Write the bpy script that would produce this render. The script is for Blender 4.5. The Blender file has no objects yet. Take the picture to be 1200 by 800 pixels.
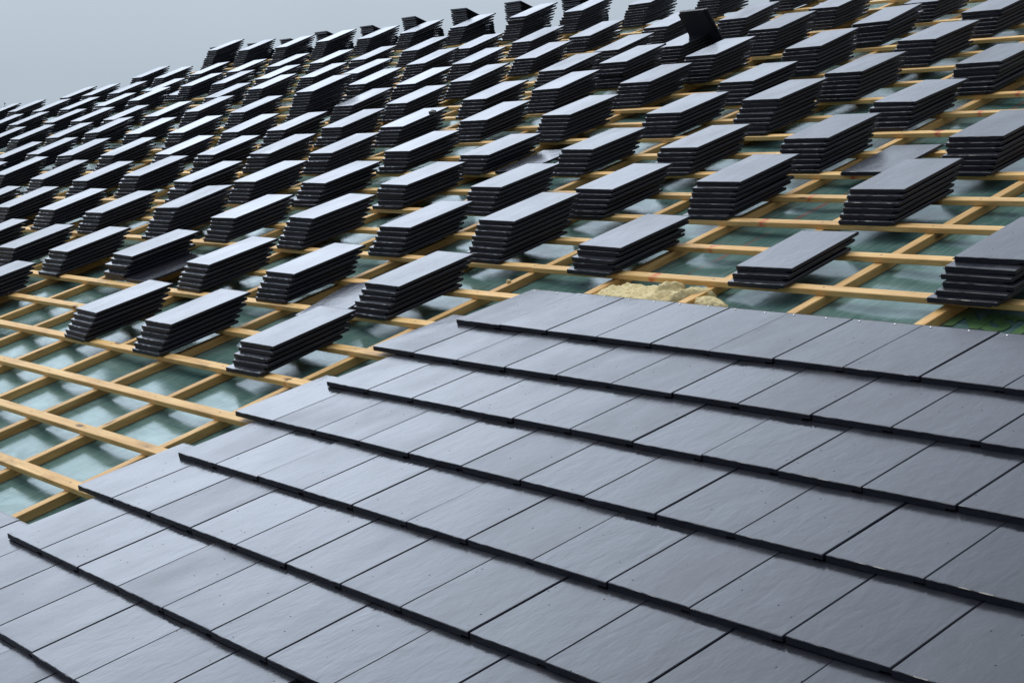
import bpy, bmesh, math, random
import numpy as np
from mathutils import Vector, Matrix, Euler, noise

random.seed(7)
scene = bpy.context.scene
COL = scene.collection
TH = math.radians(17.5187)          # roof pitch
CT, ST = math.cos(TH), math.sin(TH)
ROT = Matrix.Rotation(TH, 4, 'X')
G = 0.34472                         # batten gauge, metres
W0 = 0.292                          # cover width of one tile
BT = -0.050                         # height of the batten tops below the tile plane
RS = BT - 0.025                     # top of the counter battens
MEM = RS - 0.038                    # membrane
VR = 21.3 * G                       # ridge
VERGE = -16.95
RIGHT = 7.0
PITCH, LEAN = 0.0215, 0.0183         # tile to tile in a stack

def P(u, v, n=0.0):
    """roof coordinates (along the eaves, up the slope, off the slope) -> world"""
    return Vector((u, v * CT - n * ST, v * ST + n * CT))

ORD = ['zeroth', 'first', 'second', 'third', 'fourth', 'fifth', 'sixth', 'seventh', 'eighth', 'ninth', 'tenth', 'eleventh',
       'twelfth', 'thirteenth', 'fourteenth', 'fifteenth', 'sixteenth', 'seventeenth', 'eighteenth', 'nineteenth', 'twentieth',
       'twenty-first', 'twenty-second', 'twenty-third']

def tag(o, label=None, cat=None, group=None, kind=None):
    if label: o['label'] = label
    if cat: o['category'] = cat
    if group: o['group'] = group
    if kind: o['kind'] = kind
    return o

def link(name, me, mat=None, parent=None):
    o = bpy.data.objects.new(name, me)
    COL.objects.link(o)
    if mat is not None and me is not None and not me.materials:
        me.materials.append(mat)
    if parent is not None:
        o.parent = parent
    return o

def mesh_from(name, verts, faces, mat=None, smooth=False):
    me = bpy.data.meshes.new(name)
    me.from_pydata([tuple(v) for v in verts], [], faces)
    me.validate()
    if mat: me.materials.append(mat)
    if smooth:
        for p in me.polygons: p.use_smooth = True
    me.update()
    return me

# ------------------------------------------------------------------ materials
class NT:
    def __init__(s, name):
        s.m = bpy.data.materials.new(name); s.m.use_nodes = True
        s.t = s.m.node_tree; s.n = s.t.nodes; s.l = s.t.links
        s.b = s.n['Principled BSDF']
    def node(s, typ, **kw):
        x = s.n.new(typ)
        for k, v in kw.items():
            if k.startswith('i_'):
                key = k[2:]
                x.inputs[int(key) if key.isdigit() else key].default_value = v
            else: setattr(x, k, v)
        return x
    def link(s, a, b): s.l.new(a, b)
    def noise(s, vec, scale, detail=4, rough=.55, dist=0.0):
        x = s.node('ShaderNodeTexNoise'); x.inputs['Scale'].default_value = scale
        x.inputs['Detail'].default_value = detail; x.inputs['Roughness'].default_value = rough
        x.inputs['Distortion'].default_value = dist
        if vec is not None: s.link(vec, x.inputs['Vector'])
        return x
    def map(s, vec, scale=(1,1,1), loc=(0,0,0), rot=(0,0,0)):
        x = s.node('ShaderNodeMapping'); x.inputs['Scale'].default_value = scale
        x.inputs['Location'].default_value = loc; x.inputs['Rotation'].default_value = rot
        s.link(vec, x.inputs['Vector']); return x.outputs[0]
    def ramp(s, fac, stops):
        x = s.node('ShaderNodeValToRGB'); e = x.color_ramp.elements
        e[0].position, e[0].color = stops[0][0], (*stops[0][1], 1)
        e[1].position, e[1].color = stops[-1][0], (*stops[-1][1], 1)
        for p, c in stops[1:-1]:
            k = e.new(p); k.color = (*c, 1)
        s.link(fac, x.inputs[0]); return x.outputs[0]
    def math(s, op, a, b=None, clamp=False):
        x = s.node('ShaderNodeMath', operation=op, use_clamp=clamp)
        for i, q in enumerate((a, b)):
            if q is None: continue
            if isinstance(q, (int, float)): x.inputs[i].default_value = q
            else: s.link(q, x.inputs[i])
        return x.outputs[0]
    def mix(s, fac, a, b, blend='MIX'):
        x = s.node('ShaderNodeMix', data_type='RGBA', blend_type=blend)
        for i, q in ((0, fac), (6, a), (7, b)):
            if isinstance(q, (int, float)): x.inputs[i].default_value = q
            elif isinstance(q, tuple): x.inputs[i].default_value = (*q, 1)
            else: s.link(q, x.inputs[i])
        return x.outputs[2]
    def maprange(s, v, a, b, c, d):
        x = s.node('ShaderNodeMapRange')
        s.link(v, x.inputs[0])
        for i, q in enumerate((a, b, c, d)): x.inputs[i + 1].default_value = q
        return x.outputs[0]
    def bump(s, h, strength, dist, prev=None):
        x = s.node('ShaderNodeBump'); x.inputs['Strength'].default_value = strength
        x.inputs['Distance'].default_value = dist
        s.link(h, x.inputs['Height'])
        if prev is not None: s.link(prev, x.inputs['Normal'])
        return x.outputs[0]

def tile_material(name, merged=False):
    """dark wet concrete slate; 'merged' varies by mesh island instead of by object"""
    k = NT(name)
    tc = k.node('ShaderNodeTexCoord'); obj = tc.outputs['Object']
    if merged:
        rnd = k.node('ShaderNodeNewGeometry').outputs['Random Per Island']
    else:
        rnd = k.node('ShaderNodeObjectInfo').outputs['Random']
    off = k.node('ShaderNodeCombineXYZ'); k.link(k.math('MULTIPLY', rnd, 37.0), off.inputs[0]); k.link(k.math('MULTIPLY', rnd, 91.0), off.inputs[1])
    add = k.node('ShaderNodeVectorMath', operation='ADD'); k.link(obj, add.inputs[0]); k.link(off.outputs[0], add.inputs[1])
    v = add.outputs[0]
    riven = k.noise(k.map(v, (9, 3.2, 9)), 2.2, 5, .55, .6)
    grain = k.noise(v, 260, 3, .6)
    lump = k.noise(k.map(v, (1, .8, 1)), 16, 3, .5)
    stain = k.noise(k.map(v, (1, .5, 1)), 5, 4, .6)
    base = k.ramp(riven.outputs[0], [(.25, (.013, .014, .019)), (.6, (.021, .022, .029)), (.85, (.034, .035, .043))])
    tone = k.maprange(rnd, 0, 1, .75, 1.35)
    hsv = k.node('ShaderNodeHueSaturation'); k.link(base, hsv.inputs['Color']); k.link(tone, hsv.inputs['Value'])
    col = hsv.outputs[0]
    # dried drops and grit: sparse pale specks
    vor = k.node('ShaderNodeTexVoronoi'); vor.inputs['Scale'].default_value = 46; k.link(v, vor.inputs['Vector'])
    pick = k.node('ShaderNodeSeparateColor'); k.link(vor.outputs['Color'], pick.inputs[0])
    speck = k.math('MULTIPLY', k.math('LESS_THAN', vor.outputs['Distance'], .13), k.math('GREATER_THAN', pick.outputs[0], .93))
    col = k.mix(k.math('MULTIPLY', speck, .8), col, (.002, .002, .002))
    rspeck = speck
    # two nail holes near the head of the tile (object space)
    if not merged:
        sx = k.node('ShaderNodeSeparateXYZ'); k.link(obj, sx.inputs[0])
        hole = None
        for hx in (-.108, .043):
            dx = k.math('SUBTRACT', sx.outputs[0], hx); dy = k.math('SUBTRACT', sx.outputs[1], .424)
            r = k.math('SQRT', k.math('ADD', k.math('MULTIPLY', dx, dx), k.math('MULTIPLY', dy, dy)))
            h = k.math('LESS_THAN', r, .0042)
            hole = h if hole is None else k.math('MAXIMUM', hole, h)
        col = k.mix(hole, col, (.002, .002, .002))
    k.link(col, k.b.inputs['Base Color'])
    rough = k.math('ADD', k.maprange(stain.outputs[0], .3, .7, .11, .25), k.maprange(rnd, 0, 1, -.045, .10))
    rough = k.math('ADD', rough, k.math('MULTIPLY', rspeck, .6))
    k.link(rough, k.b.inputs['Roughness'])
    k.b.inputs['IOR'].default_value = 1.52
    n1 = k.bump(lump.outputs[0], .30 if not merged else .12, .004)
    n2 = k.bump(riven.outputs[0], .36 if not merged else .15, .0035, n1)
    n3 = k.bump(grain.outputs[0], .14 if not merged else .03, .0007, n2)
    k.link(n3, k.b.inputs['Normal'])
    return k.m

def wood_material(name, light, dark, knot=(.16, .08, .03), along=0):
    k = NT(name)
    tc = k.node('ShaderNodeTexCoord'); obj = tc.outputs['Object']
    rnd = k.node('ShaderNodeObjectInfo').outputs['Random']
    off = k.node('ShaderNodeCombineXYZ'); k.link(k.math('MULTIPLY', rnd, 13.0), off.inputs[0]); k.link(k.math('MULTIPLY', rnd, 7.0), off.inputs[2])
    add = k.node('ShaderNodeVectorMath', operation='ADD'); k.link(obj, add.inputs[0]); k.link(off.outputs[0], add.inputs[1])
    v = add.outputs[0]
    sc = (1.2, 26, 26) if along == 0 else (26, 1.2, 26)
    g1 = k.noise(k.map(v, sc), 3.0, 5, .6, .8)
    g2 = k.noise(k.map(v, (sc[0] * 3, sc[1] * 4, sc[2] * 4)), 3.0, 3, .6)
    patch = k.noise(v, 2.3, 3, .55)
    col = k.ramp(g1.outputs[0], [(.25, dark), (.5, tuple((a + b) / 2 for a, b in zip(light, dark))), (.72, light)])
    col = k.mix(k.maprange(patch.outputs[0], .42, .68, 0, .5), col, (.56, .31, .10), 'MIX')
    damp = k.noise(k.map(v, (1.5, 6, 6) if along == 0 else (6, 1.5, 6)), 2.0, 4, .65)
    col = k.mix(k.maprange(damp.outputs[0], .55, .72, 0, .55), col, (.22, .115, .04))
    tone = k.maprange(rnd, 0, 1, .86, 1.12)
    hsv = k.node('ShaderNodeHueSaturation'); k.link(col, hsv.inputs['Color']); k.link(tone, hsv.inputs['Value']); col = hsv.outputs[0]
    vor = k.node('ShaderNodeTexVoronoi'); vor.inputs['Scale'].default_value = 1.0
    k.link(k.map(v, (4.2, 13, 13) if along == 0 else (13, 4.2, 13)), vor.inputs['Vector'])
    kn = k.maprange(vor.outputs['Distance'], .10, .20, 1, 0)
    pick = k.node('ShaderNodeSeparateColor'); k.link(vor.outputs['Color'], pick.inputs[0])
    kn = k.math('MULTIPLY', kn, k.math('GREATER_THAN', pick.outputs[0], .70), True)
    col = k.mix(kn, col, knot)
    if along == 0:
        # dark nail heads where each counter batten runs below
        ps = k.node('ShaderNodeNewGeometry').outputs['Position']; q = k.node('ShaderNodeSeparateXYZ'); k.link(ps, q.inputs[0])
        oq = k.node('ShaderNodeSeparateXYZ'); k.link(obj, oq.inputs[0])
        fx = k.math('MULTIPLY', k.math('SUBTRACT', k.math('FRACT', k.math('ADD', k.math('DIVIDE', k.math('ADD', q.outputs[0], .36), .575), 20.5)), .5), .575)
        fy = k.math('ADD', oq.outputs[1], .024)
        rr = k.math('SQRT', k.math('ADD', k.math('MULTIPLY', fx, fx), k.math('MULTIPLY', fy, fy)))
        col = k.mix(k.math('MULTIPLY', k.math('LESS_THAN', rr, .0048), k.math('GREATER_THAN', oq.outputs[2], -.004)), col, (.07, .06, .055))
        # red setting-out chalk across the battens, on a line straight up the slope
        pos = k.node('ShaderNodeNewGeometry').outputs['Position']
        s = k.node('ShaderNodeSeparateXYZ'); k.link(pos, s.inputs[0])
        w = k.noise(pos, 14, 2, .5)
        d = k.math('ABSOLUTE', k.math('SUBTRACT', k.math('ADD', s.outputs[0], k.maprange(w.outputs[0], 0, 1, -.04, .04)), .455))
        m = k.maprange(d, .008, .026, 1, 0)
        up = k.math('GREATER_THAN', s.outputs[1], .42)
        blot = k.maprange(k.noise(pos, 55, 2, .6).outputs[0], .38, .6, .25, 1)
        col = k.mix(k.math('MULTIPLY', k.math('MULTIPLY', k.math('MULTIPLY', m, up), blot), .75), col, (.55, .05, .035))
    k.link(col, k.b.inputs['Base Color'])
    k.b.inputs['Roughness'].default_value = .62
    k.b.inputs['IOR'].default_value = 1.4
    k.link(k.bump(g2.outputs[0], .25, .001, k.bump(g1.outputs[0], .3, .002)), k.b.inputs['Normal'])
    return k.m

def membrane_material():
    k = NT('green_membrane')
    pos = k.node('ShaderNodeTexCoord').outputs['Object']      # the mesh is built in roof coordinates
    s = k.node('ShaderNodeSeparateXYZ'); k.link(pos, s.inputs[0])
    patch = k.noise(pos, 1.7, 4, .55)
    streak = k.noise(k.map(pos, (70, 6, 2), rot=(0, 0, math.radians(-6))), 1.0, 5, .62, .4)
    fine = k.noise(k.map(pos, (60, 160, 60)), 1.0, 3, .6)
    wrinkle = k.noise(k.map(pos, (1.0, 2.6, 1)), 6, 5, .58, .7)
    col = k.ramp(patch.outputs[0], [(.3, (.044, .106, .093)), (.5, (.074, .146, .131)), (.72, (.124, .203, .188))])
    weave = k.noise(k.map(pos, (3.0, 40, 3), rot=(0, 0, math.radians(9))), 1.0, 4, .65, .3)
    col = k.mix(k.maprange(streak.outputs[0], .45, .75, 0, .45), col, (.25, .32, .31))
    col = k.mix(k.maprange(weave.outputs[0], .52, .72, 0, .5), col, (.030, .078, .070))
    # red chalk line snapped straight up the slope, worn away in places
    w = k.noise(pos, 3, 3, .5)
    d = k.math('ABSOLUTE', k.math('SUBTRACT', k.math('ADD', s.outputs[0], k.maprange(w.outputs[0], 0, 1, -.012, .012)), .450))
    m = k.maprange(d, .006, .019, 1, 0)
    worn = k.maprange(k.noise(k.map(pos, (8, 4, 8)), 1.0, 4, .6).outputs[0], .42, .6, 0, 1)
    up = k.math('GREATER_THAN', s.outputs[1], .8)
    col = k.mix(k.math('MULTIPLY', k.math('MULTIPLY', m, up), k.math('MULTIPLY', worn, .6)), col, (.26, .055, .04))
    k.link(col, k.b.inputs['Base Color'])
    wet = k.noise(k.map(pos, (1.4, 2.2, 1)), 3.1, 4, .6, .5)
    k.link(k.maprange(wet.outputs[0], .3, .7, .09, .19), k.b.inputs['Roughness'])
    k.b.inputs['IOR'].default_value = 1.26
    b1 = k.bump(wrinkle.outputs[0], .06, .008)
    b2 = k.bump(streak.outputs[0], .30, .0022, b1)
    b3 = k.bump(fine.outputs[0], .10, .0008, b2)
    # woven sheet under a broken film of rain: matt below, a tinted wet sheen on top
    k.b.inputs['Specular IOR Level'].default_value = .12
    k.link(b1, k.b.inputs['Normal'])
    gl = k.node('ShaderNodeBsdfGlossy'); gl.inputs['Color'].default_value = (.66, .80, .77, 1)
    k.link(k.maprange(wet.outputs[0], .3, .7, .08, .20), gl.inputs['Roughness']); k.link(b3, gl.inputs['Normal'])
    fr = k.node('ShaderNodeFresnel'); fr.inputs['IOR'].default_value = 1.34; k.link(b2, fr.inputs['Normal'])
    film = k.maprange(k.noise(k.map(pos, (2.2, 3.4, 1)), 2.4, 5, .65, .6).outputs[0], .36, .6, .30, .68)
    mxs = k.node('ShaderNodeMixShader')
    k.link(k.math('MULTIPLY', fr.outputs[0], film), mxs.inputs[0]); k.link(k.b.outputs[0], mxs.inputs[1]); k.link(gl.outputs[0], mxs.inputs[2])
    k.link(mxs.outputs[0], k.n['Material Output'].inputs['Surface'])
    return k.m

def simple(name, color, rough=.6, bump=None, metal=0.0, var=.25, scale=20):
    k = NT(name)
    obj = k.node('ShaderNodeTexCoord').outputs['Object']
    n = k.noise(obj, scale, 4, .6)
    col = k.ramp(n.outputs[0], [(.3, tuple(c * (1 - var) for c in color)), (.7, tuple(min(1, c * (1 + var)) for c in color))])
    k.link(col, k.b.inputs['Base Color']); k.b.inputs['Roughness'].default_value = rough
    k.b.inputs['Metallic'].default_value = metal
    if bump:
        k.link(k.bump(n.outputs[0], bump[0], bump[1]), k.b.inputs['Normal'])
    return k.m

M_TILE = tile_material('wet_slate_tile')
def edge_material():
    k = NT('cut_tile_edge')
    obj = k.node('ShaderNodeTexCoord').outputs['Object']
    n = k.noise(obj, 90, 5, .65); m = k.noise(obj, 300, 3, .6)
    vor = k.node('ShaderNodeTexVoronoi'); vor.inputs['Scale'].default_value = 38; k.link(obj, vor.inputs['Vector'])
    pk = k.node('ShaderNodeSeparateColor'); k.link(vor.outputs['Color'], pk.inputs[0])
    drop = k.math('MULTIPLY', k.math('LESS_THAN', vor.outputs['Distance'], .11), k.math('GREATER_THAN', pk.outputs[0], .80))
    col = k.ramp(n.outputs[0], [(.3, (.0075, .0085, .016)), (.6, (.014, .0155, .028)), (.8, (.036, .039, .056))])
    col = k.mix(k.math('MULTIPLY', drop, .6), col, (.35, .36, .40))
    k.link(col, k.b.inputs['Base Color']); k.b.inputs['Roughness'].default_value = .45
    k.b.inputs['Specular IOR Level'].default_value = .38
    k.link(k.bump(m.outputs[0], .5, .0012, k.bump(n.outputs[0], .5, .002)), k.b.inputs['Normal'])
    return k.m
M_EDGE = edge_material()
M_TILES = tile_material('wet_slate_tiles_far', merged=True)
M_BAT = wood_material('pine_batten', (.90, .64, .29), (.54, .29, .085))
M_CBAT = wood_material('pine_counter_batten', (.80, .53, .215), (.42, .22, .065), along=1)
M_MEM = membrane_material()
M_NAIL = simple('zinc_nail', (.62, .63, .65), .35, metal=.8)
M_PRINT = simple('pale_green_print', (.075, .150, .060), .3, var=.3, scale=30)
M_BARK = simple('bark', (.10, .075, .05), .9, (.6, .02), scale=12)
M_LEAF = simple('leaf', (.075, .10, .035), .6, scale=3, var=.4)
M_GROUND = simple('grass_ground', (.07, .085, .04), .95, scale=.6, var=.35)
M_DARK = simple('dark_offcut', (.018, .02, .022), .5)

def wool_material():
    k = NT('mineral_wool')
    obj = k.node('ShaderNodeTexCoord').outputs['Object']
    n = k.noise(obj, 26, 6, .7, .6); f = k.noise(k.map(obj, (60, 260, 60)), 1, 4, .7)
    col = k.ramp(n.outputs[0], [(.25, (.50, .41, .21)), (.5, (.70, .59, .33)), (.75, (.80, .71, .46))])
    k.link(col, k.b.inputs['Base Color']); k.b.inputs['Roughness'].default_value = 1.0
    k.b.inputs['Specular IOR Level'].default_value = .1
    k.link(k.bump(f.outputs[0], .6, .004, k.bump(n.outputs[0], .7, .012)), k.b.inputs['Normal'])
    return k.m
M_WOOL = wool_material()

def umin(v):
    """far end of the roof: cut back where it rises to the ridge"""
    pts = [(4.30, -17.0), (4.70, -16.2), (5.15, -15.6), (5.80, -14.95), (6.95, -14.75), (9, -14.75)]
    if v <= pts[0][0]: return VERGE
    for (a, p), (b, q) in zip(pts, pts[1:]):
        if v <= b: return p + (q - p) * (v - a) / (b - a)
    return pts[-1][1]

# ------------------------------------------------------------------ the roof plane itself (membrane on both slopes)
def sag(u, v):
    ph = ((u + .36) / .575) % 1.0
    s = -.007 * math.sin(math.pi * ph) ** 2
    return s + .0022 * noise.noise(Vector((u * 2.3, v * 3.1, 1.7))) * math.sin(math.pi * ph)

def build_roof():
    us = np.arange(VERGE, RIGHT + .01, .0575); vs = np.arange(-3.6, VR + .001, .0575)
    vs = np.append(vs, VR)
    verts, faces = [], []
    nu, nv = len(us), len(vs)
    for v in vs:
        for u in us:
            verts.append((max(u, umin(v)), v, MEM + (sag(u, v) if u > -9 and v < 5.5 else 0)))
    for j in range(nv - 1):
        for i in range(nu - 1):
            a = j * nu + i
            faces.append((a, a + 1, a + nu + 1, a + nu))
    # the far slope falls away behind the ridge; in roof coordinates it is turned by twice the pitch
    b = len(verts)
    for t in (0.0, 3.0, 7.5):
        for u in (umin(VR), RIGHT):
            w = P(0, VR, MEM) + Vector((0, t * CT, -t * ST))
            verts.append((u, w.y * CT + w.z * ST, -w.y * ST + w.z * CT))
    faces += [(b, b + 1, b + 3, b + 2), (b + 2, b + 3, b + 5, b + 4)]
    # underside boards so that the roof is a solid thing
    b = len(verts); d = .16
    for (u, v) in ((VERGE, -3.6), (RIGHT, -3.6), (RIGHT, VR), (VERGE, VR)):
        verts.append((u, v, MEM - d))
    faces += [(b + 3, b + 2, b + 1, b)]
    a0, a1 = 0, nu - 1; c0, c1 = (nv - 1) * nu, nv * nu - 1
    faces += [(a0, b, b + 1, a1), (a1, b + 1, b + 2, c1)]
    for j in range(nv - 1): verts.append((verts[j * nu][0], verts[j * nu][1], MEM - d))
    e0 = len(verts) - (nv - 1)
    for j in range(nv - 2): faces.append((j * nu, (j + 1) * nu, e0 + j + 1, e0 + j))
    me = mesh_from('roof', verts, faces, M_MEM, True)
    o = link('roof', me); o.matrix_world = ROT
    tag(o, 'low pitched roof covered with wet green underlay membrane', 'roof', kind='structure')
    return o
ROOF = build_roof()

# printed lettering on the membrane
cu = bpy.data.curves.new('lettering', 'FONT'); cu.body = 'NST'; cu.size = .190; cu.extrude = 0; cu.offset = .010; cu.space_character = 1.0
to = bpy.data.objects.new('tmp', cu); COL.objects.link(to)
bpy.context.view_layer.update()
tm = bpy.data.meshes.new_from_object(to.evaluated_get(bpy.context.evaluated_depsgraph_get()))
bpy.data.objects.remove(to); bpy.data.curves.remove(cu)
bmt = bmesh.new(); bmt.from_mesh(tm)
bmesh.ops.triangulate(bmt, faces=bmt.faces); bmesh.ops.subdivide_edges(bmt, edges=bmt.edges, cuts=2, use_grid_fill=False)
for v in bmt.verts:
    v.co.x += 1.966; v.co.y += .655; v.co.z = MEM + sag(v.co.x, v.co.y) + .004
bmt.to_mesh(tm); bmt.free(); tm.name = 'printed_lettering'
lo = link('printed_lettering', tm, M_PRINT, ROOF)
tag(lo, 'pale green capital letters NST printed on the membrane')

# ------------------------------------------------------------------ timber
def bar(name, L, w, h, mat, axis, seed, wob=.004, step=.35):
    """a sawn timber from 0 to L along axis 0 (x) or 1 (y); top face at z = 0, width to the negative side"""
    rng = random.Random(seed); n = max(2, int(abs(L) / step))
    verts, faces = [], []
    pts = []
    ph = rng.random() * 50
    c = .0022
    for i in range(n + 1):
        t = L * i / n
        du = noise.noise(Vector((t * .55, ph, 0))) * wob; dz = noise.noise(Vector((t * .6, ph, 9))) * wob * .4 - .0004
        sec = [(0, -c), (-c, 0), (-w + c, 0), (-w, -c), (-w, -h + c), (-w + c, -h), (-c, -h), (0, -h + c)]
        for (a, z) in sec:
            a += du; zz = z + (dz if z > -h * .5 else 0)
            verts.append((t, a, zz) if axis == 0 else (a, t, zz))
    for i in range(n):
        for k in range(8):
            a, b2 = i * 8 + k, i * 8 + (k + 1) % 8
            f = (a, b2, b2 + 8, a + 8)
            faces.append(f if axis == 0 else f[::-1])
    e = tuple(range(8)); f = tuple(n * 8 + k for k in range(8))
    faces += [e[::-1], f] if axis == 0 else [e, f[::-1]]
    return mesh_from(name, verts, faces, mat)

def bat_v(k):
    return ((k + .2) if k <= 0 else (.2 + 1.045 * k)) * G      # upslope edge of batten k

def place(o, u, v, n, yaw=0.0, tilt=0.0, roll=0.0):
    o.matrix_world = Matrix.Translation(P(u, v, n)) @ ROT @ Matrix.Rotation(yaw, 4, 'Z') @ Matrix.Rotation(tilt, 4, 'X') @ Matrix.Rotation(roll, 4, 'Y')
    return o

COURSE = {0: 'top', -1: 'second', -2: 'third', -3: 'fourth', -4: 'fifth', -5: 'sixth'}
def batten(k, u0, u1, label, seed):
    me = bar('batten', u1 - u0, .05, .025, M_BAT, 0, seed)
    o = place(link('batten', me), u0, bat_v(k), BT, yaw=random.Random(seed).uniform(-.0007, .0007))
    tag(o, label, 'batten', 'roofing battens')
for k in range(-5, 21):
    if k == -2:
        batten(k, umin(bat_v(k)), -.372, 'pine batten ending in a split butt joint beside the third laid course', 40)
        batten(k, -.366, RIGHT, 'short visible piece of pine batten running in under the third laid course', 41)
    elif k == 2:
        batten(k, umin(bat_v(k)), -.352, 'pine batten left of the butt joint, second batten above the laid tiles', 42)
        batten(k, -.348, RIGHT, 'pine batten right of the butt joint, behind the yellow wool', 43)
    elif k <= 0:
        batten(k, umin(bat_v(k)), RIGHT, 'pine batten running in under the left end of the %s laid course' % COURSE[k], 100 + k)
    elif k == 1:
        batten(k, umin(bat_v(k)), RIGHT, 'pine batten disappearing under the head of the top laid course', 101)
    else:
        batten(k, umin(bat_v(k)), RIGHT, 'long pine batten, %s batten above the laid tiles' % ORD[k], 100 + k)

for i, k in enumerate(range(-14, 6)):
    u = -.36 + .575 * k
    me = bar('counter_batten', VR + 3.55, .045, .038, M_CBAT, 1, 300 + k, .005)
    o = place(link('counter_batten', me), u + .0225, -3.55, RS)
    if k == 0: lab = 'sloping counter batten under both butt joints, running to the stepped tile edge'
    elif k == 1: lab = 'sloping counter batten coming out beside the yellow mineral wool'
    elif k == 2: lab = 'sloping counter batten under the left part of the yellow wool lump'
    elif k > 2: lab = 'sloping counter batten above the laid tiles, %s one to the right of the wool' % ORD[k - 2]
    else: lab = 'sloping counter batten on the membrane, %s one left of the stepped tile edge' % ORD[-k]
    tag(o, lab, 'counter batten', 'counter battens up the slope')

# ------------------------------------------------------------------ tiles
TT = 0.0203                          # tile thickness
TL = 0.450
def tile_mesh(seed, hw=.1440):
    """one interlocking flat tile: riven front edge, lip along the right side, lower tongue on the left, thin rounded head.
    origin: middle of the front edge, underside at z = 0, y runs towards the head"""
    rng = random.Random(seed)
    t = TT
    ntop = 16
    top = [(hw - .0022 - (2 * hw - .0044) * i / ntop, t) for i in range(ntop + 1)]
    prof = [(hw - .001, .0060), (hw, .0070), (hw, t - .0024)] + top + [(-hw, t - .0024), (-hw, .0052), (-hw - .024, .0048), (-hw - .026, .0038), (-hw - .026, .0012), (-hw - .024, 0),
            (-hw * .33, 0), (hw * .33, 0), (hw - .032, 0), (hw - .031, .0058)]
    np_ = len(prof)
    ys = [0.0, .0020, .012, .024, .10, .22, .34, TL - .05, TL - .010, TL - .003, TL]
    verts, faces = [], []
    ph = rng.random() * 100
    for j, y in enumerate(ys):
        for i, (x, z) in enumerate(prof):
            yy, zz, xx = y, z, x
            istop = z > t - .001
            if j == 0:
                yy += .0010 * noise.noise(Vector((x * 40, ph, z * 40))) + .0016 * noise.noise(Vector((x * 190, ph + 5, z * 90)))
                if z > t * .8: zz -= .0014 + .0008 * noise.noise(Vector((x * 90, ph, 3)))
            elif j == 1 and z > t * .8:
                yy += .002 * noise.noise(Vector((x * 120, ph + 2, 1)))
                zz -= .00015 * (1 + noise.noise(Vector((x * 70, ph, 8))))
            if istop and 1 < j < 9:
                zz += .0006 * noise.noise(Vector((x * 9, y * 9, ph)))
            if j >= 9:
            # thin rounded head
                f = (y - (TL - .010)) / .010
                mid = t * .52
                zz = mid + (zz - mid) * (1 - .22 * f)
                xx *= 1 - .008 * f
            if j < 3 and xx < -hw: xx = -hw + .0002 * (xx + hw) / .026     # the side tongue stops short of the front edge
            if y > TL - .06 and z < .001: zz = max(zz, .0022)
            verts.append((xx, yy, zz))
    for j in range(len(ys) - 1):
        for i in range(np_):
            a, b = j * np_ + i, j * np_ + (i + 1) % np_
            faces.append((a, a + np_, b + np_, b))
    me = mesh_from('roof_tile', verts, faces)
    bm = bmesh.new(); bm.from_mesh(me); bm.verts.ensure_lookup_table()
    f0 = bm.faces.new([bm.verts[i] for i in range(np_)]); f1 = bm.faces.new([bm.verts[(len(ys) - 1) * np_ + i] for i in reversed(range(np_))])
    bmesh.ops.triangulate(bm, faces=[f0, f1])
    bmesh.ops.recalc_face_normals(bm, faces=bm.faces)
    bm.to_mesh(me); bm.free()
    return me
VAR = [tile_mesh(s) for s in range(6)]
for m in VAR:
    m.materials.append(M_TILE); m.materials.append(M_EDGE)
    for p in m.polygons:
        if p.normal.z < .93: p.material_index = 1

def nail_mesh():
    verts, faces = [], []
    n = 12
    rings = [(.0001, .0022), (.003, .0019), (.0046, .0007), (.0046, -.0004)]
    for r, z in rings:
        for i in range(n):
            a = 2 * math.pi * i / n; verts.append((r * math.cos(a), r * math.sin(a), z))
    for j in range(3):
        for i in range(n):
            faces.append((j * n + i, j * n + (i + 1) % n, (j + 1) * n + (i + 1) % n, (j + 1) * n + i)[::-1])
    return mesh_from('nail', verts, faces, M_NAIL, True)
NAIL = nail_mesh()

# camera numbers (used here only to leave out tiles wholly outside the view and to rank tiles by size)
CAM_M = Matrix(((.63842733, -.08626742, .76483232, 5.08916204), (.76968210, .07154137, -.63440625, -3.91054390), (0, .99370004, .11207245, .62995673), (0, 0, 0, 1)))
CAM_I = CAM_M.inverted()
FPX = 1774.62
def px(w):
    p = CAM_I @ w
    return (600 + FPX * p.x / -p.z, 400 - FPX * p.y / -p.z)

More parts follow.
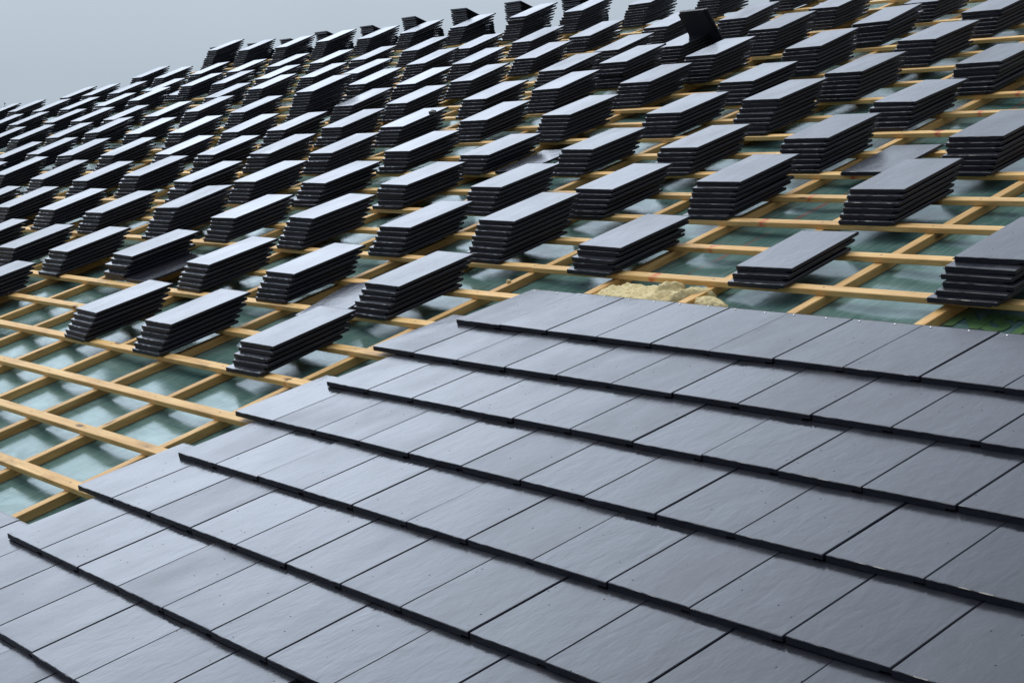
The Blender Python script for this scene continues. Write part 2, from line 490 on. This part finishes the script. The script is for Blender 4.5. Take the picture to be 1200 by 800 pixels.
def slope_tile(c):
    return -.0605
CN = ['top', 'second', 'third', 'fourth', 'fifth', 'sixth', 'seventh', 'eighth', 'ninth', 'tenth']
rng = random.Random(21)
ODD = .523 * W0
n_laid = 0
for c in range(0, 10):
    j0 = 0 if c < 7 else (-4 if c == 7 else -3)
    cnt = 0
    for j in range(j0, 16):
        u = (j + .5) * W0 - (ODD if c % 2 else 0)
        v = -c * G
        x0, y0 = px(P(u - .15, v)); x1, y1 = px(P(u + .15, v + .36)); x2, y2 = px(P(u - .15, v + .36))
        if min(x0, x2) > 1215 or y1 > 815 or x1 < -12 or y2 > 840: continue
        cnt += 1
        me = VAR[rng.randrange(6)]
        o = link('laid_tile', me)
        tight = rng.random() < .5
        place(o, u + (.0008 if j % 2 == 0 else -.0008) + rng.uniform(-.0010, .0010), v + rng.uniform(-.0025, .0025), -TT + rng.uniform(-.0008, .0014), yaw=rng.uniform(-.0018, .0018),
              tilt=slope_tile(c) + rng.uniform(-.0015, .0015), roll=rng.uniform(-.0050, .0050))
        end = 'from its stepped end' if c < 7 else 'from where it enters the picture'
        lab = 'wet black tile laid in the %s course down, %s %s' % (CN[c], ORD[cnt], end)
        if c == 0: lab = 'wet black tile nailed in the top laid course, %s from its stepped end' % ORD[cnt]
        tag(o, lab, 'roof tile', 'tiles laid in courses')
        if c == 0:
            for nx in (-.108, .043):
                q = link('nail', NAIL, None, o); q.location = (nx + rng.uniform(-.003, .003), .424 + rng.uniform(-.004, .004), TT + .0006)
        n_laid += 1

# ------------------------------------------------------------------ stacks of tiles waiting on the battens
STACKS = [[0,-4.22,-1.92,6],[0,-2.292,-2.004,6],[0,-1.476,-1.992,6],[0,-0.541,-1.96,5],[1,-5.9,0.05,6],[1,-5.009,-0.042,6],[1,-4.203,0.043,6],[1,-3.323,0.135,6],[1,-2.353,0.093,6],[1,-1.456,0.054,6],[1,-0.523,-0.004,6],[2,-7.7,2.12,6],[2,-6.948,2.18,6],[2,-6.027,2.158,6],[2,-5.158,2.121,6],[2,-4.077,2.115,8],[2,-3.29,2.195,6],[2,-2.373,2.147,7],[2,-1.414,2.142,6],[2,-0.587,2.166,8],[2,0.245,2.023,5],[2,1.213,2.08,3],[2,2.203,2.01,6],[3,-9.75,4.2,6],[3,-8.913,4.382,7],[3,-7.906,4.294,6],[3,-6.93,4.2,6],[3,-6.092,4.378,7],[3,-5.12,4.23,6],[3,-4.226,4.278,6],[3,-3.304,4.248,6],[3,-2.375,4.231,6],[3,-1.454,4.144,6],[3,-0.55,4.113,6],[3,0.258,4.27,7],[3,1.191,4.261,6],[3,2.2,4.2,6],[4,-10.5,6.3,6],[4,-9.668,6.356,7],[4,-8.902,6.405,6],[4,-7.911,6.354,6],[4,-6.826,6.373,6],[4,-5.995,6.265,6],[4,-5.138,6.287,6],[4,-4.239,6.242,6],[4,-3.301,6.29,6],[4,-2.403,6.222,5],[4,-1.448,6.219,6],[4,-0.618,6.226,6],[4,0.227,6.341,7],[4,1.23,6.26,7],[5,-12.6,8.38,6],[5,-11.823,8.444,6],[5,-10.771,8.462,6],[5,-9.845,8.506,7],[5,-8.855,8.512,6],[5,-7.875,8.424,6],[5,-6.77,8.279,6],[5,-5.985,8.283,6],[5,-5.149,8.337,6],[5,-4.25,8.189,6],[5,-3.357,8.447,6],[5,-2.427,8.323,7],[5,-1.447,8.428,6],[5,-0.703,8.481,8],[5,0.234,8.523,6],[6,-14.35,10.45,6],[6,-13.591,10.534,6],[6,-12.502,10.567,6],[6,-11.687,10.515,6],[6,-10.757,10.442,6],[6,-9.794,10.558,6],[6,-8.901,10.545,7],[6,-7.87,10.418,6],[6,-6.75,10.41,12],[6,-6.026,10.444,6],[6,-5.193,10.379,6],[6,-4.131,10.329,6],[6,-3.381,10.563,7],[6,-2.471,10.671,7],[6,-1.474,10.521,6],[6,-0.603,10.428,7],[6,0.301,10.538,7],[7,-16.2,12.6,6],[7,-15.26,12.492,7],[7,-14.456,12.571,6],[7,-13.506,12.499,6],[7,-12.559,12.651,6],[7,-11.731,12.773,7],[7,-9.738,12.652,6],[7,-8.855,12.705,8],[7,-6.873,12.576,7],[7,-6.021,12.454,6],[7,-5.158,12.36,6],[7,-4.023,12.435,7],[7,-3.325,12.45,8],[7,-2.408,12.449,8],[7,-1.469,12.448,8],[7,-0.609,12.671,7],[8,-15.214,14.743,6],[8,-14.5,14.793,6],[8,-13.619,14.733,6],[8,-12.486,14.602,6],[8,-11.824,14.573,3],[8,-11.493,14.519,7],[8,-10.843,14.818,6],[8,-9.748,14.59,7],[8,-8.765,14.541,6],[8,-7.933,14.538,6],[8,-6.893,14.714,7],[8,-6.088,14.579,6],[8,-5.144,14.507,6],[8,-4.131,14.594,6],[8,-3.344,14.43,6],[8,-2.457,14.684,8],[8,-1.477,14.714,7],[8,-0.625,14.869,7],[9,-14.365,16.789,8],[9,-13.546,16.591,7],[9,-12.548,16.616,7],[9,-11.675,16.778,6],[9,-10.613,16.606,7],[9,-9.771,16.851,6],[9,-8.825,16.66,6],[9,-7.993,16.93,7],[9,-7.029,16.781,6],[9,-6.13,16.909,6],[9,-5.269,16.826,6],[9,-4.232,16.644,7],[9,-3.367,16.72,7],[9,-2.492,16.954,7],[9,-1.55,16.8,6],[9,-0.6,16.8,6],[10,-14.257,20.092,11],[10,-13.307,20.022,9],[10,-12.134,19.664,9],[10,-11.255,19.891,9],[10,-10.286,19.872,8],[10,-9.449,19.993,8],[10,-8.443,19.927,8],[10,-7.313,19.622,10],[10,-6.512,19.875,9],[10,-5.52,19.801,9],[10,-4.6,19.9,8],[10,-3.7,19.9,8]]
FAR = [(-14.84, 13), (-13.73, 12), (-12.84, 12), (-11.97, 14), (-10.91, 14), (-10.01, 16), (-9.04, 17), (-8.04, 17), (-7.07, 16)]   # on the far slope, just behind the ridge

slots = []      # (matrix, variant, stack id, layer, layers)
info = []       # per stack: row, u, layers, x of its top corner in view
rng = random.Random(5)
def stack_frame(sid, u_right, v, L, row):
    yaw0 = rng.gauss(0, .018)
    slip = rng.random() < .14 and sid != RAGGED
    big = 1.045 if -(CAM_I @ P(u_right, v, 0)).z > 9 else 1.0
    uc = u_right - .1440 * big
    dep = -(CAM_I @ P(uc, v, 0)).z
    fan = math.radians(min(4.5, max(0, (dep - 8.8) * .95)))        # heads ride up on their nibs
    ragged = rng.choice((1, 1, 1, 1.8))
    for i in range(L):
        du = rng.gauss(0, .0032) * ragged; dv = rng.gauss(0, .0058) * ragged
        yaw = yaw0 + rng.gauss(0, .009) * ragged
        if i == L - 1:
            du = dv = 0
            if slip: yaw += rng.choice((-1, 1)) * rng.uniform(.03, .07); dv = rng.uniform(-.012, .012)
        lean = LEAN * L * i / max(1, L - 1)
        if sid == RAGGED:
            du += (-.028, .0, .01, -.012, -.005, .0)[i % 6] if i < L - 1 else .012
            if i == L - 1: dv += .028; 
        m = Matrix.Translation(P(uc + du, v + lean + dv, BT + .001 + PITCH * i)) @ ROT @ Matrix.Rotation(fan * (i + 1) / L, 4, 'X') @ Matrix.Rotation(yaw, 4, 'Z') @ Matrix.Rotation(rng.gauss(0, .0022), 4, 'Y') @ Matrix.Rotation(rng.gauss(0, .0015) , 4, 'X') @ Matrix.Diagonal((big, 1 + (big - 1) * .6, 1, 1))
        slots.append((m, rng.randrange(6), sid, i, L))
RAGGED = next(i for i, s in enumerate(STACKS) if s[0] == 2 and abs(s[1] - 2.2) < .12)
for sid, (row, u, vg, L) in enumerate(STACKS):
    stack_frame(sid, u, vg * G, L, row)
    x, y = px(P(u, vg * G + LEAN * L, BT + PITCH * L))
    info.append([row, u, L, x, y])
rid = P(0, VR, BT)
ROT2 = Matrix.Rotation(-TH, 4, 'X')
for q, (u, L) in enumerate(FAR):
    sid = len(STACKS) + q
    yaw0 = math.pi + rng.uniform(-.03, .03)
    for i in range(L):
        yy = .0 + TL + .62 * LEAN * (L - 1 - i) + rng.gauss(0, .005)
        w = Vector((u - .170 + rng.gauss(0, .003), rid.y + yy * CT + PITCH * i * ST, rid.z - yy * ST + (PITCH * i) * CT))
        slots.append((Matrix.Translation(w) @ ROT2 @ Matrix.Rotation(yaw0 + rng.gauss(0, .008), 4, 'Z'), rng.randrange(6), sid, i, L))
    info.append([11, u, L, *px(Vector((u, rid.y + .1, rid.z + L * PITCH)))])

# how large each tile shows: its top face if it is the topmost, else its front and right edges
def quad_area(m, pts):
    q = [px(m @ Vector(p)) for p in pts]
    if max(a[0] for a in q) < 0 or min(a[0] for a in q) > 1200 or max(a[1] for a in q) < 0 or min(a[1] for a in q) > 800: return 0
    q = [(min(max(a, 0), 1200), min(max(b, 0), 800)) for a, b in q]
    return abs(sum(q[i][0] * q[(i + 1) % 4][1] - q[(i + 1) % 4][0] * q[i][1] for i in range(4))) / 2
rank = []
for k, (m, var, sid, i, L) in enumerate(slots):
    a = quad_area(m, [(-.144, 0, 0), (.144, 0, 0), (.144, 0, PITCH), (-.144, 0, PITCH)]) + .75 * quad_area(m, [(.144, 0, 0), (.144, TL, 0), (.144, TL, PITCH), (.144, 0, PITCH)])
    if i == L - 1: a += quad_area(m, [(-.144, 0, TT), (.144, 0, TT), (.144, TL, TT), (-.144, TL, TT)])
    rank.append((a, k))
rank.sort(reverse=True)
own = {k for a, k in rank[:310] if a > 0}

# how each stack is spoken of
rows = {}
for sid, (row, u, L, x, y) in enumerate(info):
    if row <= 10 and -2 < x < 1290: rows.setdefault(row, []).append((x, sid))
phrase = {}
for row, l in rows.items():
    for n, (x, sid) in enumerate(sorted(l)):
        rowname = ('%s stack row up' % ORD[row + 1]) if row < 10 else 'row along the ridge'
        nm = 'leftmost stack' if n == 0 else '%s stack from left' % ORD[n + 1]
        phrase[sid] = '%s, %s' % (nm, rowname)
def near(row, u): return min((abs(s[1] - u), i) for i, s in enumerate(STACKS) if s[0] == row)[1]
phrase[near(0, -.46)] = 'front stack nearest the stepped end of laid tiles'
phrase[near(2, 1.25)] = 'lowest stack, three tiles high, above the laid tiles'
phrase[near(2, .24)] = 'stack standing right behind the yellow mineral wool'
phrase[RAGGED] = 'untidy stack at the right edge, beside the printed letters'
phrase[near(6, -6.7)] = 'unusually tall stack midway up the slope'
LAYER = {1: 'second', 2: 'third', 3: 'fourth', 4: 'fifth', 5: 'sixth', 6: 'seventh', 7: 'eighth', 8: 'ninth', 9: 'tenth', 10: 'eleventh'}
for sid in range(len(info)):
    if sid not in phrase:
        phrase[sid] = ('stack behind the ridge, %s from left' % ORD[sid - len(STACKS) + 1]) if sid >= len(STACKS) else \
                      ('stack cut by the picture edge, %s row up' % ORD[info[sid][0] + 1])

for k in sorted(own, key=lambda k: (slots[k][2], -slots[k][3])):
    m, var, sid, i, L = slots[k]
    o = link('stacked_tile', VAR[var]); o.matrix_world = m
    d = L - 1 - i
    lab = ('shiny black top tile of the ' + phrase[sid]) if d == 0 else ('%s black tile down, %s' % (LAYER[d], phrase[sid]))
    tag(o, lab, 'roof tile', 'tiles stacked on the battens')

# all the smaller ones: one object
vs, fs, nb, mi = [], [], 0, []
arr = []
for me in VAR:
    co = np.empty(len(me.vertices) * 3, np.float32); me.vertices.foreach_get('co', co)
    arr.append((co.reshape(-1, 3), [tuple(p.vertices) for p in me.polygons], [p.material_index for p in me.polygons]))
for k, (m, var, sid, i, L) in enumerate(slots):
    if k in own: continue
    co, fc, mk = arr[var]; mi += mk
    mm = np.array(m)
    w = co @ mm[:3, :3].T + mm[:3, 3]
    vs.append(w); fs += [tuple(a + nb for a in f) for f in fc]; nb += len(co)
far = bpy.data.meshes.new('stacked_tiles')
far.from_pydata(np.concatenate(vs).tolist(), [], fs); far.materials.append(M_TILES); far.materials.append(M_EDGE); far.polygons.foreach_set('material_index', np.array(mi, np.int32)); far.update()
tag(link('stacked_tiles', far), 'lower tiles of the many black stacks covering the upper roof', 'roof tiles', kind='stuff')

# ------------------------------------------------------------------ loose things lying about
def loose(u, v, n, yaw, lab, tilt=0, var=0):
    o = link('loose_tile', VAR[var]); place(o, u, v, n, yaw, tilt)
    tag(o, lab, 'roof tile', 'loose single tiles')
loose(.535, 2.165, BT + .001, .02, 'single wet tile lying flat on two battens, half mirroring the stack beside it', var=1)
loose(-1.010, -.065, BT + .001, math.radians(17), 'single dark tile lying askew between two of the front stacks', var=2)
loose(-2.16, 2.18, BT + .001, .05, 'single pale shining tile lying flat between stacks far up the slope', var=3)
loose(-3.175, .06, BT + .001, -.02, 'single flat tile mostly hidden beside the fifth stack, second row up', var=4)

# a tile propped on its end on top of a stack near the ridge
ta, tb_, tc_ = Vector(P(-3.60, 5.30, .300)), Vector(P(-3.305, 5.30, .300)), None
o = link('leaning_tile', VAR[5])
ex = Vector((1, .02, 0)).normalized()
down = (P(-3.375 + .135, 5.30 + .10, .300 - .235) - P(-3.375, 5.30, .300)).normalized()
ez = ex.cross(down).normalized(); ey = ez.cross(ex).normalized()
R3 = Matrix((ex, ey, ez)).transposed().to_4x4()
o.matrix_world = Matrix.Translation(P(-3.375, 5.30, .300)) @ R3
tag(o, 'dark tile propped up steeply on end among the stacks near the ridge', 'roof tile')

# a scrap on one stack
def lump_mesh(name, seed, sx, sy, sz, mat, sub=3, amp=.3, freq=2.0):
    bm = bmesh.new(); bmesh.ops.create_icosphere(bm, subdivisions=sub, radius=1)
    for v in bm.verts:
        d = 1 + amp * noise.fractal(v.co * freq + Vector((seed, 0, 0)), 1.0, 2.0, 4)
        v.co = Vector((v.co.x * sx * d, v.co.y * sy * d, v.co.z * sz * d))
    me = bpy.data.meshes.new(name); bm.to_mesh(me); bm.free()
    for p in me.polygons: p.use_smooth = True
    me.materials.append(mat); return me
# mineral wool pushed in below the batten
def wool_sheet():
    U0, U1, V0, V1, st = .19, 1.02, .40, .76, .0042
    nu, nv = int((U1 - U0) / st), int((V1 - V0) / st)
    def bump_(d): return max(0.0, 1 - d * d) ** .5 if d < 1 else 0.0
    def ell(u, v, cu, cv, ru, rv, a):
        du, dv = u - cu, v - cv
        return math.hypot((du * math.cos(a) + dv * math.sin(a)) / ru, (-du * math.sin(a) + dv * math.cos(a)) / rv)
    H = {}
    for j in range(nv + 1):
        for i in range(nu + 1):
            u, v = U0 + i * st, V0 + j * st
            w1 = noise.noise(Vector((u * 9, v * 9, 0))); w2 = noise.noise(Vector((u * 9, v * 9, 7)))
            f1 = noise.noise(Vector((u * 45, v * 45, 3))); f2 = noise.noise(Vector((u * 120, v * 120, 5)))
            uu, vv = u + .018 * w1 + .006 * f1, v + .016 * w2 + .006 * f2
            # the flat batt
            e = min((uu - .225) / .09, (.675 - uu) / .05, (.722 - vv - max(0, (.36 - uu)) * .55) / .05, 1)
            h = .050 * max(0, e) ** .5 if e > 0 else 0
            # a torn ruck and two folded ends
            h = max(h, .074 * bump_(ell(uu, vv, .615, .665, .030, .085, math.radians(-22))))
            h = max(h, .058 * bump_(ell(uu, vv, .735, .655, .105, .040, math.radians(34))))
            h = max(h, .044 * bump_(ell(uu, vv, .885, .612, .095, .046, math.radians(-12))))
            if h > 0:
                h += .007 * f1 + .0045 * f2 + .006 * noise.noise(Vector((u * 22, v * 30, 11)))
                h -= .010 * max(0, noise.noise(Vector((u * 10 + v * 14, u * 5 - v * 4, 4))))
            H[i, j] = h
    verts, faces, idx = [], [], {}
    for (i, j), h in H.items():
        if any(H.get((i + a, j + b), 0) > 0 for a in (-1, 0, 1) for b in (-1, 0, 1)):
            idx[i, j] = len(verts); verts.append((U0 + i * st, V0 + j * st, MEM + .003 + max(0, h)))
    for (i, j) in idx:
        q = [(i, j), (i + 1, j), (i + 1, j + 1), (i, j + 1)]
        if all(k in idx for k in q): faces.append(tuple(idx[k] for k in q))
    return verts, faces
vv, ff = wool_sheet()
wm = mesh_from('mineral_wool', vv, ff, M_WOOL, True)
wo = link('mineral_wool', wm); wo.matrix_world = ROT
tag(wo, 'pale yellow mineral wool pushed in between laid tiles and batten', 'insulation')

si = near(4, -2.0) if False else min((abs(i[3] - 472) + abs(i[4] - 148), k) for k, i in enumerate(info) if i[0] == 5)[1]
so = link('offcut', lump_mesh('offcut', 1.2, .035, .028, .018, M_DARK, 3, .5, 2.0))
row, u, vg, L = STACKS[si]
place(so, u - .045, vg * G + LEAN * L + .33, BT + PITCH * L + .012)
tag(so, 'small dark broken scrap lying on top of a stack', 'offcut')
wt = link('wool_tuft', lump_mesh('wool_tuft', 5.5, .012, .010, .009, M_WOOL, 3, .4, 2.5)); place(wt, -.365, .60, RS + .006)
tag(wt, 'tiny crumb of pale wool on the membrane by the top laid course', 'insulation')

# ------------------------------------------------------------------ what lies beyond
gz = -6.5
ground = link('ground', mesh_from('ground', [(-1500, -1500, gz), (1500, -1500, gz), (1500, 1500, gz), (-1500, 1500, gz)], [(0, 1, 2, 3)], M_GROUND))
tag(ground, 'flat grass far below the roof', 'ground', kind='structure')

def tree(loc, height, cr, seed):
    rg = random.Random(seed)
    root = bpy.data.objects.new('tree', None); COL.objects.link(root); root.location = loc
    tag(root, 'small blurred treetop showing at the far left beyond the roof', 'tree')
    bm = bmesh.new()
    def limb(p0, p1, r0, r1, n=8):
        d = (p1 - p0).normalized(); a = d.orthogonal().normalized(); b = d.cross(a)
        r = []
        for p, rr in ((p0, r0), ((p0 + p1) / 2 + a * r0 * .3, (r0 + r1) / 2), (p1, r1)):
            r.append([bm.verts.new(p + (a * math.cos(2 * math.pi * i / n) + b * math.sin(2 * math.pi * i / n)) * rr) for i in range(n)])
        for q in range(2):
            for i in range(n):
                bm.faces.new((r[q][i], r[q][(i + 1) % n], r[q + 1][(i + 1) % n], r[q + 1][i]))
    ctr = Vector((0, 0, height - cr))
    limb(Vector((0, 0, 0)), Vector((0, 0, height - cr)), .22, .10)
    tips = []
    for i in range(14):
        z = height * rg.uniform(.45, .8)
        a = rg.uniform(0, 6.28); t = ctr + Vector((math.cos(a), math.sin(a), rg.uniform(-.3, .9))) * cr * .7
        limb(Vector((0, 0, z)), t, .06, .015, 5); tips.append(t)
    me = bpy.data.meshes.new('trunk'); bm.to_mesh(me); bm.free(); me.materials.append(M_BARK)
    link('trunk', me, None, root)
    verts, faces = [], []
    clumps = [ctr + Vector((rg.gauss(0, .5), rg.gauss(0, .5), rg.gauss(0, .42))) * cr for _ in range(46)]
    for c in clumps:
        for _ in range(170):
            p = c + Vector((rg.gauss(0, 1), rg.gauss(0, 1), rg.gauss(0, .8))) * cr * .15
            s = rg.uniform(.03, .07)
            a = Vector((rg.uniform(-1, 1), rg.uniform(-1, 1), rg.uniform(-1, 1))).normalized(); b = a.orthogonal().normalized()
            k = len(verts)
            verts += [p - a * s, p + b * s * .55, p + a * s, p - b * s * .55]; faces.append((k, k + 1, k + 2, k + 3))
    link('crown', mesh_from('crown', verts, faces, M_LEAF), None, root)
tree(Vector((-51.2, 16.8, gz)), 9.95, 1.45, 4)

# ------------------------------------------------------------------ camera, sky and sun
cam = bpy.data.cameras.new('camera'); cam.sensor_width = 36; cam.lens = FPX / 1200 * 36; cam.clip_end = 4000; cam.clip_start = .05
co = bpy.data.objects.new('camera', cam); COL.objects.link(co); co.matrix_world = CAM_M; scene.camera = co

SUN_AZ, SUN_EL = math.radians(172), math.radians(70)
GEL = math.radians(25)
GAZ = math.radians(163)
gd = Vector((math.cos(GAZ) * math.cos(GEL), math.sin(GAZ) * math.cos(GEL), math.sin(GEL)))      # brightest cloud, lower than the sun
sd = Vector((math.cos(SUN_AZ) * math.cos(SUN_EL), math.sin(SUN_AZ) * math.cos(SUN_EL), math.sin(SUN_EL)))
sun = bpy.data.lights.new('sun', 'SUN'); sun.energy = 1.5; sun.angle = math.radians(40); sun.color = (1, .93, .82)
so_ = bpy.data.objects.new('sun', sun); COL.objects.link(so_); so_.rotation_euler = sd.to_track_quat('Z', 'Y').to_euler()

w = bpy.data.worlds.new('World'); scene.world = w; w.use_nodes = True
t = w.node_tree; N = t.nodes; Lk = t.links
bg = N['Background']; bg.inputs['Strength'].default_value = .1
sky = N.new('ShaderNodeTexSky'); sky.sky_type = 'NISHITA'; sky.sun_disc = False
sky.sun_elevation = SUN_EL; sky.sun_rotation = math.pi / 2 - SUN_AZ
sky.air_density = 1.0; sky.dust_density = 3.0
tc = N.new('ShaderNodeTexCoord')
def M(op, a, b=None, clamp=False):
    x = N.new('ShaderNodeMath'); x.operation = op; x.use_clamp = clamp
    for i, q in enumerate((a, b)):
        if q is None: continue
        if isinstance(q, (int, float)): x.inputs[i].default_value = q
        else: Lk.new(q, x.inputs[i])
    return x.outputs[0]
def dotv(vec):
    x = N.new('ShaderNodeVectorMath'); x.operation = 'DOT_PRODUCT'; x.inputs[1].default_value = vec
    Lk.new(tc.outputs['Generated'], x.inputs[0]); return x.outputs['Value']
z = dotv((0, 0, 1)); az = dotv((math.cos(SUN_AZ), math.sin(SUN_AZ), 0))
# overcast: pale near the horizon, brighter above, brightest where the sun stands behind the cloud
ramp = N.new('ShaderNodeValToRGB'); Lk.new(z, ramp.inputs[0]); e = ramp.color_ramp.elements
e[0].position, e[0].color = .06, (.236, .279, .322, 1)
e[1].position, e[1].color = .85, (.62, .70, .80, 1)
for p_, c_ in ((.13, (.276, .318, .362)), (.21, (.35, .395, .455)), (.31, (.40, .45, .525)), (.42, (.43, .485, .575)), (.60, (.46, .525, .63))):
    q_ = e.new(p_); q_.color = (*c_, 1)
def smooth(v, a, b):
    x = N.new('ShaderNodeMapRange'); x.interpolation_type = 'SMOOTHSTEP'
    Lk.new(v, x.inputs[0]); x.inputs[1].default_value = a; x.inputs[2].default_value = b
    return x.outputs[0]
glow = M('MULTIPLY', M('POWER', M('MAXIMUM', dotv(tuple(gd)), 0.0), 11.0), smooth(z, .16, .36))
glow = M('MULTIPLY', glow, 2.6)
back = M('ADD', M('MULTIPLY', az, .40), .60)            # the sky behind the camera is the darker side
cl = N.new('ShaderNodeTexNoise'); cl.inputs['Scale'].default_value = 2.4; cl.inputs['Detail'].default_value = 5
Lk.new(tc.outputs['Generated'], cl.inputs['Vector'])
cloud = M('ADD', M('MULTIPLY', cl.outputs[0], .24), .88)
fac = M('MULTIPLY', M('MULTIPLY', M('ADD', 1.0, glow), back), cloud)
sc = N.new('ShaderNodeVectorMath'); sc.operation = 'SCALE'; Lk.new(ramp.outputs[0], sc.inputs[0]); Lk.new(M('MULTIPLY', fac, 20.0), sc.inputs['Scale'])
mx = N.new('ShaderNodeMix'); mx.data_type = 'RGBA'; mx.inputs[0].default_value = .06
Lk.new(sc.outputs[0], mx.inputs[6]); Lk.new(sky.outputs[0], mx.inputs[7])
Lk.new(mx.outputs[2], bg.inputs['Color'])

vs_ = scene.view_settings
scene.display_settings.display_device = 'sRGB'
vs_.view_transform = 'Standard'; vs_.look = 'None'; vs_.exposure = 0; vs_.gamma = 1; vs_.use_curve_mapping = False
